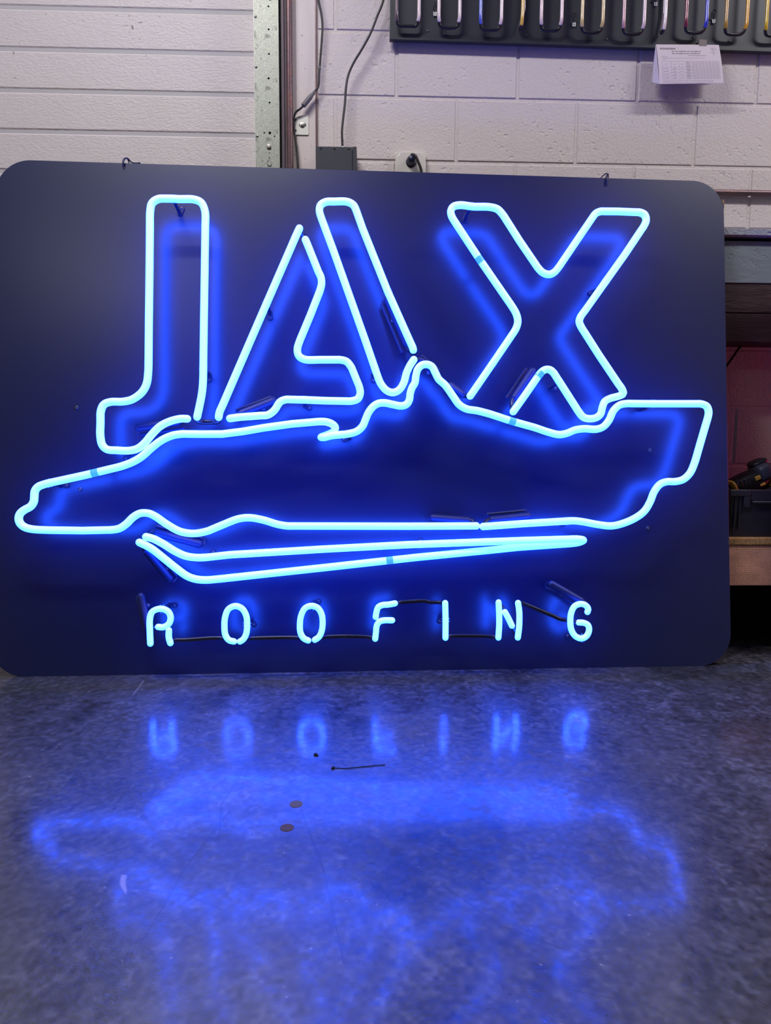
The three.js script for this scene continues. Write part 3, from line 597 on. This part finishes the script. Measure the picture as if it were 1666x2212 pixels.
// ---------------------------------------------------------------- the neon sign
// measured on the face of the panel in millimetres: across from its foot line's origin, up from its lower edge, and out from the face where it differs from 93
const BIG_TUBES = {
  'letter J': [[-612.8, 747], [-631.8, 746.9], [-663.1, 738.6], [-690.4, 723.6], [-713.6, 699.5], [-733, 675.5], [-752.3, 660.3], [-775.6, 654.5], [-810.5, 655.2], [-837.6, 657.9], [-850.5, 670.4], [-856.1, 696.8], [-855.9, 732.5], [-854.9, 768.3], [-846.3, 786.3], [-827, 793.8], [-796, 794.7], [-768.8, 801], [-741.7, 821.2], [-728.2, 845.4], [-723.6, 877.5], [-722.7, 913.5], [-722.5, 1020.6], [-721.5, 1181.9], [-721.2, 1303.3], [-720.6, 1347.9], [-715.6, 1371], [-698.1, 1383.7], [-674.5, 1385.8], [-635, 1385.5], [-595.4, 1385.3], [-575.5, 1376.4], [-564.8, 1352.2], [-563.8, 1307.4], [-565.3, 1144.8], [-566.6, 1023.3], [-567.7, 902.2], [-568.4, 855.2], [-571.1, 823], [-577.6, 786.7], [-584.7, 752.6]],
  'letter A left stroke': [[-523.6, 752.4], [-521, 767.1], [-511.8, 788.7], [-408.5, 1034.7], [-302.4, 1286.1], [-292.4, 1308.3]],
  'letter A crossbar': [[-274.8, 1275.2], [-266.7, 1256.2], [-237.1, 1181.6], [-229.8, 1165.4], [-227.9, 1146.3], [-233.7, 1122.9], [-260, 1054.3], [-290.2, 980.3], [-298.2, 951.7], [-293.5, 932.8], [-276.1, 922.9], [-234.5, 922.7], [-175.2, 923.5], [-154.9, 918.3], [-140.1, 899.5], [-119.2, 848], [-115.3, 826.3], [-122.7, 809.2], [-144.3, 802.2], [-214.3, 802.8], [-277.4, 804.9], [-328.2, 805.6], [-346.8, 798.9], [-365.4, 772.5], [-382.7, 760.2], [-405.3, 757.8], [-463.5, 752.9], [-491.3, 749]],
  'letter A right stroke': [[41, 955.2], [39.7, 962], [15.3, 1016.5], [-33.6, 1126.9], [-107.7, 1313.7], [-124.7, 1362.2], [-133.9, 1381.3], [-151.6, 1391.1], [-192.3, 1390.9], [-214, 1389.3], [-230.3, 1379.3], [-234.1, 1362.7], [-228.4, 1340.8], [-192.5, 1243.5], [-150.6, 1124.6], [-99.8, 980.5], [-66.9, 884], [-54.8, 854.1], [-37.8, 834.6], [-19.5, 828.9], [-2, 836.3], [12.4, 858.2], [20.9, 887.8], [31.3, 909.8], [42.3, 926.4]],
  'long wavy outline under the letters': [[225, 437.4], [198.9, 437.2], [21.3, 436.9], [-247.9, 438], [-325.2, 438.4], [-354.4, 443.2], [-394.1, 455.3], [-433.7, 462.3], [-465.4, 459.4], [-504.8, 444.7], [-551.9, 424.9], [-591, 417.6], [-630.2, 423.2], [-669.3, 444.5], [-700.6, 466.4], [-720, 475.3], [-743.3, 475.3], [-762.6, 464.5], [-781.9, 445.3], [-801.1, 432.5], [-824.2, 428.3], [-901.1, 426.6], [-995.5, 428.2], [-1042.5, 431.2], [-1062.8, 437.1], [-1074.9, 448], [-1078.8, 461.7], [-1074.6, 475.4], [-1063.3, 485.4], [-1046.9, 495], [-1038.4, 508.1], [-1036.8, 522.5], [-1035.3, 538.2], [-1027.2, 550], [-1010.7, 557.5], [-963.7, 569], [-896.1, 584.4], [-828.1, 601.5], [-794.6, 610.4], [-760.5, 624.4], [-736.6, 640.4], [-717.3, 658.5], [-686.2, 683.5], [-655, 698.3], [-623.7, 703.3], [-572.7, 702.9], [-513.5, 703.6], [-454.2, 711.6], [-394.6, 722.5], [-314.8, 734.3], [-239.9, 741.4], [-215.7, 741.4, 92], [-198.3, 736.1, 88], [-188.2, 727.1, 80], [-193, 715.8, 73], [-210.7, 706.6, 70], [-224.2, 701.3, 73], [-229.4, 697.1, 84], [-219.8, 696.1, 92], [-199.6, 701.1], [-175.4, 703.7], [-146.3, 707.3], [-124.2, 714.9], [-108.3, 729.9], [-99.8, 749.6], [-90.5, 770.8], [-75.8, 788.6], [-61.7, 796.4], [-44.1, 798.1], [-20.3, 793.7], [3.5, 789.7], [19.9, 794.2], [28.6, 807.2], [31.8, 827.8], [37.3, 844.2], [45.4, 858], [48.4, 877.9], [53.8, 897.8], [65.5, 910.3], [81.3, 913.2], [95.7, 907.2], [106.6, 887.5], [116.1, 869.8], [135.2, 852.1], [156.7, 822.2], [176.2, 795.6], [197.4, 782.8], [231.3, 777.3], [270.7, 767.2], [335.1, 746.8], [400.5, 729.3], [443.7, 715.4], [474.5, 708.4], [498.4, 712], [525.2, 722.5], [552, 726.2], [588.7, 725.1], [610, 732.2], [627.9, 751.8], [642.5, 781.1], [661.8, 798.2], [686.1, 803], [771.7, 803.1], [892.3, 804.2], [915.4, 803.6], [931.2, 796.2], [936.7, 778], [925.9, 737.2], [904.7, 669.8], [889.6, 623], [875.5, 594.3], [854.4, 575.4], [830, 569.1], [802.8, 568.4], [782.7, 560.7], [764.8, 539.2], [750.6, 506.6], [733.2, 480.2], [705.9, 460.2], [664.6, 443], [630.6, 436.5], [589.8, 440.7], [546.3, 448.8], [519.6, 451.8], [497.2, 451.2], [367.5, 443.9], [270.5, 437], [245.7, 435.5]],
  'letter X': [[209.5, 821.3], [217.9, 833.1], [276.1, 917.1], [332.9, 999.9], [348.5, 1024.7], [354, 1046.3], [348.8, 1069.1], [333.7, 1094.6], [241.2, 1227.7], [170.3, 1334.4], [157.2, 1356.7], [154.6, 1372.7], [162.3, 1385.4], [181.4, 1390.8], [222.7, 1387.5], [271.5, 1387.5], [295.3, 1381.4], [314, 1361.7], [361.6, 1287.2], [415.9, 1208.4], [430.5, 1194], [448.8, 1188.4], [465.1, 1194.8], [480.8, 1212.6], [537.8, 1295.9], [583, 1361.9], [595.3, 1377.3], [611.7, 1384], [663.2, 1385], [729.2, 1384.2], [745.6, 1376.9], [750.4, 1360.7], [743, 1342.1], [684.1, 1255.5], [559.4, 1082.7], [545, 1062.8], [540.6, 1047.4], [548.2, 1028.7], [600.4, 947.4], [656.9, 864.1], [670.9, 843.3], [673.7, 832.6, 91], [662.8, 826.8, 88], [632.8, 818.1, 88], [617, 808.5, 90], [608.4, 790.5], [602.7, 771], [589.8, 760.1], [567.9, 756.4], [550.3, 760.9], [534.7, 778.8], [493.5, 842.9], [462.2, 891.1], [451.8, 900.7], [438.4, 902.8], [425.1, 895.5], [410.6, 877.3], [375.4, 827.1], [338.1, 775.7]],
  'double slash': [[-726.5, 408.4], [-706.7, 403], [-678.8, 388.4], [-644.2, 366.5], [-614.2, 353.1], [-585.5, 348.7], [-558.1, 349.1], [-524.1, 352.6], [-488.7, 356.2], [-221.3, 371.2], [21.1, 382.9], [367, 394], [524.7, 398], [543.9, 395.8, 90], [550.2, 392.9, 80], [538.8, 387.3, 72], [515, 383.9, 71], [353.7, 373.6, 74], [264.5, 365.1, 80], [48.2, 345.9], [-221.3, 317.6], [-488.5, 290.4], [-525.2, 286.7], [-557.8, 284.5], [-585.2, 286.9], [-610, 295.6], [-643.9, 320.3], [-678.6, 348.8], [-713, 376], [-744.7, 392.6]],
};
const SMALL_TUBES = {
  'letter R bowl': [[-712.7, 105.5], [-714.1, 136], [-714.3, 177.5], [-708.4, 194.5], [-695.1, 202.2], [-677.8, 203], [-662.3, 194], [-656.4, 176.9], [-662.2, 159.9], [-677.5, 151.5], [-690.9, 152.3]],
  'letter R leg': [[-661.2, 142.2], [-661.2, 121.8], [-656.7, 106]],
  'first letter O': [[-478, 108.3], [-491.9, 112.3], [-502, 126.4], [-505.1, 150.8], [-503.1, 178.6], [-493.7, 200.9], [-474.8, 209.3], [-455.7, 202.1], [-443.6, 181.6], [-440.9, 157.3], [-443.5, 129.6], [-451.9, 113.9], [-460.7, 108.1]],
  'second letter O': [[-266.6, 108.4], [-279.3, 114.7], [-288.7, 130.9], [-290.5, 153.2], [-287.3, 178.7], [-276.1, 200.7], [-258.6, 207.8], [-239.7, 201.9], [-228.5, 184.5], [-225.1, 158.9], [-228.3, 133.6], [-236.3, 117.8], [-247.4, 110.2]],
  'letter F upper arm': [[-15.6, 212.6], [-33.6, 209.5], [-52.8, 207.8], [-64.2, 202], [-69.1, 189.2], [-71.7, 173.9]],
  'letter F lower arm': [[-23.9, 163.5], [-46.5, 163.8], [-61.1, 159.9], [-68.9, 147.7], [-70.8, 131.7], [-73.2, 111]],
  'letter I': [[131.9, 212.1], [132.8, 161.5], [132.1, 111.1]],
  'letter N left stem': [[290, 212.6], [291.4, 177.4], [291.2, 144.9], [288.6, 109.7]],
  'letter N diagonal': [[308.7, 184], [317.8, 167.6], [329.1, 143.8]],
  'letter N right stem': [[348, 210.4], [351.5, 183.5], [350.7, 140.8], [346.4, 109]],
  'letter G': [[556.4, 181.7], [558.9, 190.9], [549.9, 202.2], [534.9, 205.7], [518, 199.1], [508, 181.9], [504.3, 155.5], [507.5, 129.2], [518.9, 111.2], [535.6, 103.9], [552.4, 110.5], [560.8, 128.5], [557.4, 143.2], [544.5, 149.9], [529.8, 151]],
};
const PAINTED_TUBES = {
  'under the first letters': [[-585.2, 751, 90], [-584.1, 741.6, 82], [-570.1, 741.2, 72], [-546.2, 741.4, 72], [-527.3, 742, 82], [-524.1, 751.5, 90]],
  'behind the letter A apex': [[-292.5, 1307.5, 90], [-287.6, 1302.3, 80], [-280.8, 1290, 80], [-275, 1276.4, 90]],
  'between the ends of the letter A right stroke': [[41.2, 954.3, 91], [42.4, 947.4, 86], [41.9, 938.2, 84], [42.5, 928.3, 91]],
  'between letters R and O': [[-657.1, 106.9, 90], [-649.7, 111.8, 80], [-619.2, 112.2, 76], [-516.9, 116.1, 76], [-487.3, 109.7, 80], [-478.3, 108, 91]],
  'between the two letters O': [[-460.7, 107.8, 91], [-447.7, 113.2, 80], [-408.5, 114.8, 76], [-302, 114.7, 76], [-281.8, 112.4, 80], [-266.6, 108.1, 91]],
  'between letters O and F': [[-247.4, 109.6, 91], [-228.3, 114.4, 80], [-194.8, 116.7, 76], [-149, 116.8, 76], [-93.7, 114, 76], [-77.6, 111.1, 80], [-73, 110.8, 91]],
  'between letters F and I': [[-15.2, 212.6, 91], [-2.7, 214.4, 80], [22.2, 215.5, 76], [75.5, 217, 76], [87.8, 213.5, 76], [117.8, 213, 78], [132.4, 212.5, 90]],
  'between letters I and N': [[132.6, 110.6, 90], [144.4, 113.7, 80], [172.5, 114.1, 76], [269.2, 111, 76], [282.1, 109.3, 80], [289.2, 109.3, 90]],
  'between letters N and G': [[348.7, 210.4, 90], [360.6, 209.3, 80], [381.1, 201.2, 76], [462.6, 167.2, 74], [481.6, 159, 76], [499.9, 156.5, 80], [528.4, 151.4, 91]],
  'inside the letter N': [[329.5, 143.5, 91], [337.7, 129, 80], [343.2, 116.7, 80], [347, 108.7, 91]],
  'behind the letter F': [[-24.1, 163.3, 91], [-16.5, 165.6, 80], [-39.1, 171.9, 74], [-62.6, 174.2, 80], [-71.3, 173.6, 91]],
  'behind the letter R': [[-691.4, 152.1, 91], [-701.9, 149.4, 80], [-685.1, 140.5, 74], [-667.6, 142.7, 82], [-661.6, 141.9, 91]],
  'behind the letter N': [[290.5, 212.4, 91], [296.7, 205.8, 80], [305.4, 194.6, 78], [309.1, 183.7, 91]],
};
const ELECTRODES = {
  'letter J lower end': [[-614.5, 747.8, 88], [-630.5, 744.3, 62], [-763.3, 727.6, 40]],
  'letter A crossbar end': [[-490.7, 749.8, 88], [-475.5, 762.9, 64], [-375.5, 808.7, 42]],
  'letter A right stroke': [[41.6, 956.5, 88], [31.6, 962.5, 64], [-30.3, 1116.2, 46]],
  'behind the outline peak': [[44.2, 929, 88], [60.5, 934.6, 66], [114.5, 899.4, 46]],
  'outline left end': [[226.4, 437.5, 86], [218.6, 452.6, 62], [104.3, 462.1, 44]],
  'outline right end': [[247.1, 435.5, 86], [266.2, 453.9, 62], [392, 467.2, 44]],
  'letter X left end': [[210.4, 822.3, 88], [198.2, 828.1, 64], [159.6, 861.1, 44]],
  'letter X middle leg': [[339.4, 776.6, 88], [343.3, 811.8, 62], [410.6, 908.2, 42]],
  'double slash upper end': [[-727.4, 408.3, 88], [-718.6, 422.1, 62], [-587.6, 386.5, 42]],
  'double slash lower end': [[-746.1, 392.5, 88], [-738.7, 374.1, 64], [-672, 284.2, 44]],
  'letter R': [[-713.9, 104.7, 88], [-724.2, 135.6, 64], [-752.4, 233.7, 44]],
  'letter G': [[557.8, 182.2, 88], [560.2, 204.2, 62], [464.8, 260.4, 42]],
};
// neon tube supports: clip on the tube (across, up), then the foot on the panel (across, up), in millimetres
const SUPPORTS = [[-657, 1385, -653, 1395], [-387, 1087, -386, 1081], [-568, 895, -568, 880], [-280, 805, -273, 801], [-34, 1125, -32, 1130], [-72, 899, -72, 878], [214, 1388, 217, 1396], [622, 1173, 617, 1169], [477, 864, 479, 867], [278, 920, 276, 920], [766, 803, 782, 806], [-998, 561, -995, 558], [501, 452, 512, 443], [-147, 707, -153, 705], [-804, 655, -807, 650], [-563, 349, -550, 366], [59, 385, 65, 389], [-481, 291, -479, 293], [-681, 203, -676, 203], [-441, 156, -433, 144], [-253, 208, -241, 210], [133, 162, 127, 146], [540, 104, 533, 102]];
const SPLICES = [[241, 1228, 2.153], [418, 887, -2.192], [-870, 591, 0.250], [335, 747, -0.261], [-31, 338, -3.037]];

{
  const sign = thing('neon_sign', 'large dark rounded panel carrying blue neon lettering, leaning at the wall', 'neon sign', [0, 0.0012, 0.4282]);
  sign.quaternion.setFromRotationMatrix(new THREE.Matrix4().makeBasis(V(0.999347, 0, -0.036127), V(-0.005118, 0.989914, -0.141575), V(0.035763, 0.141668, 0.989268)));
  const OUT = 93, mm = (p) => V(p[0] / 1000, p[1] / 1000, (p[2] ?? OUT) / 1000);
  const face = roundedShape(-1.1957, 1.0473, 0, 1.5336, 0.1);
  for (const [x, y] of [[-0.8246, 1.5235], [0.6663, 1.5125]]) hole(face, x, y, 0.004);
  part('face_panel', extruded(face, 0.010, 0.0015, 0, 0, -0.0115), M.panel, sign, 'dark satin panel with rounded corners');
  part('backing_board', extruded(roundedShape(-1.18, 1.0535, 0.08, 1.482, 0.02), 0.014, 0.001, 0, 0, -0.0262), M.panelEdge, sign);
  part('backing_corner', box(1.0515, 1.0565, 1.455, 1.482, -0.026, -0.013, 0.001), M.ply, sign, 'chipped bare wood corner');
  const radius = { big: 0.0108, small: 0.0087 };
  const spans = [];
  const lightTube = (name, pts, r, what) => {
    const v = pts.map(mm);
    const m = part('neon_tube', tube(v, r, { radial: 14, step: 0.004 }), M.neon, sign, what);
    for (let i = 1; i < v.length; i++) spans.push({ a: v[i - 1], b: v[i], m });
    return m;
  };
  for (const [k, p] of Object.entries(BIG_TUBES)) lightTube(k, p, radius.big, `glowing blue tube shaping the ${k}`);
  for (const [k, p] of Object.entries(SMALL_TUBES)) lightTube(k, p, radius.small, `short glowing blue tube shaping the ${k}`);
  const nearest = (u, v) => {
    let best = null, d0 = 1e9;
    for (const s of spans) { const c = new THREE.Line3(s.a, s.b).closestPointToPoint(V(u, v, 0.093), true, V(0, 0, 0)), d = c.distanceTo(V(u, v, 0.093)); if (d < d0) { d0 = d; best = { at: c, along: s.b.clone().sub(s.a).normalize(), m: s.m }; } }
    return best;
  };
  for (const [u, v] of SPLICES) {
    const n = nearest(u / 1000, v / 1000);
    part('splice', rod(n.at.clone().addScaledVector(n.along, -0.010), n.at.clone().addScaledVector(n.along, 0.010), 0.0111, 0.0111, 18), M.splice, n.m, 'dimmer welded joint');
  }
  for (const [k, p] of Object.entries(PAINTED_TUBES)) {
    const letters = /between l|between t.*O$|inside|behind the letter [FRN]$/.test(k);
    part('painted_tube', tube(p.map(mm), letters ? 0.0062 : 0.0078, { radial: 12, straight: false }), M.blackout, sign, `black painted tube ${k}`);
  }
  for (const [k, [a, b, c]] of Object.entries(ELECTRODES)) {
    const e = branch('electrode', sign), A = mm(a), Bp = mm(b), Cp = mm(c), d = Cp.clone().sub(Bp).normalize();
    const side = V(0, 0, 1).cross(d).normalize();
    part('glass_end', tube([A, A.clone().lerp(Bp, 0.4).add(V(0, 0, -0.006)), Bp, Bp.clone().lerp(Cp, 0.2)], 0.0075, { straight: false }), M.blackout, e);
    part('electrode_shell', tube([Bp.clone().lerp(Cp, 0.12), Cp], 0.0115, { radial: 16 }), M.electrode, e);
    const w0 = Bp.clone().lerp(Cp, 0.05).addScaledVector(side, 0.018).add(V(0, 0, -0.02)), w1 = Cp.clone().addScaledVector(side, 0.017).add(V(0, 0, -0.022));
    part('lead_sleeve', tube([w0, w1], 0.0055, { radial: 12 }), M.electrode, e);
    part('lead_wire', tube([Cp, Cp.clone().addScaledVector(d, 0.012).add(V(0, 0, -0.012)), w1.clone().addScaledVector(d, 0.006), w1], 0.0016, { straight: false, radial: 8 }), M.wire, e);
    part('mounting_cup', rod(V(Cp.x, Cp.y, -0.0005).lerp(V(Bp.x, Bp.y, -0.0005), 0.3), Cp.clone().lerp(Bp, 0.3).add(V(0, 0, -0.008)), 0.006), M.clearPlastic, e);
  }
  for (const [u, v, fu, fv] of SUPPORTS) {
    const n = nearest(u / 1000, v / 1000), k = branch('tube_support', sign), foot = V(fu / 1000, fv / 1000, 0);
    const post = V(n.at.x, n.at.y, 0), off = foot.clone().sub(post), dir = off.length() > 0.004 ? off.clone().normalize() : V(1, 0, 0), mid = post.clone().addScaledVector(dir, 0.0075), ang = Math.atan2(dir.y, dir.x);
    const base = roundedShape(-0.0155, 0.0155, -0.0075, 0.0075, 0.0074);
    const g = extruded(base, 0.003, 0.0008, 0, 0, -0.0003); g.rotateZ(ang); g.translate(mid.x, mid.y, 0);
    part('foot', g, M.electrode, k);
    part('post', rod(post, n.at.clone().add(V(0, 0, -0.011)), 0.0055, 0.0042, 14), M.electrode, k);
    const s = mid.clone().addScaledVector(dir, 0.008);
    part('screw', turned([[0.0042, 0], [0.004, 0.0012], [0.0022, 0.0022], [0, 0.0024]], s.x, s.y, 0.0026, 14), M.screw, k);
    // a wire cradle round the back of the glass, its two tips just showing beside it
    const arc = Math.PI * 1.12, wire = [-0.004, 0.004].map((z) => new THREE.TorusGeometry(0.0122, 0.0012, 6, 18, arc).rotateZ(Math.PI - arc / 2).translate(0, 0, z));
    const cradle = mergeGeometries(wire), X = V(0, 0, 1).addScaledVector(n.along, -n.along.z).normalize();
    cradle.applyMatrix4(new THREE.Matrix4().makeBasis(X, n.along.clone().cross(X), n.along).setPosition(n.at));
    part('clip', cradle, M.clearPlastic, k);
  }
  for (const [x, y] of [[-0.9567, 0.7929], [-0.9438, 0.549], [0.7945, 0.6729], [0.7853, 0.4293]]) {
    part('panel_screw', turned([[0.0062, 0], [0.006, 0.0014], [0.0045, 0.0026], [0.0022, 0.003], [0.0016, 0.0016], [0, 0.0014]], x, y, -0.0004, 18), M.screw, sign);
  }
  // wire loops through the holes at the top edge
  part('hanging_loop', tube([[-0.8246, 1.5235, 0.004], [-0.8225, 1.536, 0.006], [-0.816, 1.552, -0.004], [-0.806, 1.545, -0.014], [-0.792, 1.5385, -0.008], [-0.778, 1.539, -0.006]], 0.0021, { straight: false, radial: 8 }), M.wire, sign);
  part('hanging_loop', tube([[-0.826, 1.522, 0.004], [-0.8255, 1.54, 0.003], [-0.818, 1.5535, -0.006], [-0.812, 1.538, -0.016], [-0.822, 1.524, -0.018]], 0.0018, { straight: false, radial: 8 }), M.wire, sign);
  part('hanging_loop', tube([[0.6663, 1.5125, 0.004], [0.6665, 1.53, 0.005], [0.671, 1.5485, -0.003], [0.668, 1.553, -0.008], [0.658, 1.546, -0.012], [0.650, 1.536, -0.008]], 0.002, { straight: false, radial: 8 }), M.wire, sign);
  part('hanging_loop', tube([[0.668, 1.514, 0.003], [0.670, 1.53, 0.004], [0.672, 1.55, -0.004], [0.668, 1.54, -0.016], [0.666, 1.52, -0.018]], 0.0017, { straight: false, radial: 8 }), M.wire, sign);
  // each longer straight run also carries a light of its own length and colour just in front of the glass
  for (const s of spans) {
    const d = s.b.clone().sub(s.a), len = d.length();
    if (len < 0.09) continue;
    const l = new THREE.RectAreaLight(new THREE.Color().setRGB(0.01, 0.075, 1), 0.3, len, 0.018);
    l.name = 'neon_tube_glow';
    const z = V(0, 0, -1), x = d.clone().normalize(), y = z.clone().cross(x);
    l.quaternion.setFromRotationMatrix(new THREE.Matrix4().makeBasis(x, y.clone().negate(), z.clone().negate()));
    l.position.copy(s.a.clone().add(s.b).multiplyScalar(0.5).add(V(0, 0, 0.0125)));
    l.rotateX(Math.PI);
    sign.add(l);
  }
}

// an added panel out of view keeps light off the wall beside the sign
{
  const t = thing('shade_panel', 'added dark panel out of view, shading the wall right of the neon sign', 'panel', [1.28, 0, 0.36]);
  part('panel', extruded(roundedShape(0, 1.2, 0.001, 1.5, 0.08), 0.012, 0.0015, 0, 0, 0), M.panelEdge, t);
  for (const x of [0.2, 0.96]) { part('foot', box(x, x + 0.04, 0, 0.04, 0.0125, 0.3, 0.003), M.pine, t); part('brace', box(x, x + 0.04, 0.04, 1.2, 0.0125, 0.05, 0.003), M.pine, t); }
}

// ---------------------------------------------------------------- on the floor
{
  const t = thing('dirt_crumb', 'small black crumb of dirt on the floor under the second O', 'debris', [-0.2113, 0, 0.988]);
  const lump = (r, x, z) => { const g = new THREE.IcosahedronGeometry(r, 1), p = g.attributes.position; for (let i = 0; i < p.count; i++) { const k = 0.7 + 0.5 * N16(p.getX(i) * 900 + 4, p.getY(i) * 900 + p.getZ(i) * 700); p.setXYZ(i, p.getX(i) * k, p.getY(i) * k * 0.6, p.getZ(i) * k); } g.computeVertexNormals(); return g.translate(x, r * 0.35, z); };
  part('crumb', lump(0.0048, 0, 0), M.black, t);
  part('crumb', lump(0.003, 0.004, 0.004), M.black, t);
  const w = thing('wire_scrap', 'thin dark thread with a knotted end lying on the floor', 'scrap', [-0.1691, 0, 1.0526]);
  part('knot', lump(0.0045, 0, 0), M.black, w);
  part('thread', tube([[0, 0.0014, 0], [0.025, 0.0012, 0.002], [0.05, 0.0012, -0.002], [0.075, 0.0012, -0.007], [0.105, 0.0012, -0.012], [0.112, 0.0012, -0.013]], 0.0009, { straight: false, radial: 6 }), M.black, w);
  for (const [x, z, label] of [[-0.235, 1.1988, 'round pale floor plug just above the other one'], [-0.2441, 1.2817, 'round rusty floor plug nearest to the photo\'s lower edge']]) {
    const a = tag(part('floor_plug', new THREE.LatheGeometry([[0.0125, -0.001], [0.0125, 0.0006], [0.0115, 0.001], [0, 0.0008]].map((q) => new THREE.Vector2(...q)), 28).translate(0, 0, 0), std({ color: label.includes('rusty') ? lin(0.13, 0.085, 0.06) : lin(0.17, 0.14, 0.12), roughness: 0.6, bumpMap: T.fine, bumpScale: 0.0005 }), scene), label, 'floor plug');
    a.position.set(x, 0, z);
  }
}

// ---------------------------------------------------------------- lamps
FIXTURES.forEach(([x, z, power], i) => {
  const where = ['left of the two before the sign', 'right of the two before the sign', 'farthest from the sign'][i];
  const t = thing('shop_light', `long white ceiling shop light, ${where}`, 'ceiling lamp', [x, CEILING, z]);
  part('housing', box(-0.65, 0.65, -0.06, 0.0, -0.08, 0.08, 0.01), M.whiteMetal, t);
  part('diffuser', box(-0.62, 0.62, -0.075, -0.058, -0.07, 0.07, 0.008), M.diffuser, t);
  const l = new THREE.RectAreaLight(LAMP_COLOR, power, 1.24, 0.14);
  l.name = 'shop_light_panel';
  l.rotation.x = -Math.PI / 2;
  l.position.set(0, -0.078, 0);
  t.add(l);
});
{
  // the red sign at the right whose light tints the blocks under the shelf
  const t = thing('neon_sign', 'red neon ring on a dark plate on the right wall', 'neon sign', [ROOM.x1, 0.85, 0.30]);
  part('plate', box(-0.02, 0, -0.27, 0.27, -0.27, 0.27, 0.005), M.panelEdge, t);
  const g = new THREE.TorusGeometry(0.20, 0.011, 14, 64); g.rotateY(Math.PI / 2); g.translate(-0.06, 0, 0);
  part('neon_tube', g, M.redNeon, t);
  for (const a of [0, 2.1, 4.2]) part('tube_support', rod(V(-0.02, Math.sin(a) * 0.20, Math.cos(a) * 0.20), V(-0.052, Math.sin(a) * 0.20, Math.cos(a) * 0.20), 0.005), M.clearPlastic, t);
  const l = new THREE.PointLight(new THREE.Color().setRGB(1, 0.05, 0.2), 2.2);
  l.name = 'red_neon_glow'; l.position.set(-0.1, 0, 0); l.shadow.radius = 6; l.castShadow = true;
  t.add(l);
}
scene.traverse((o) => { delete o.userData.count; });
renderer.render(scene, camera);
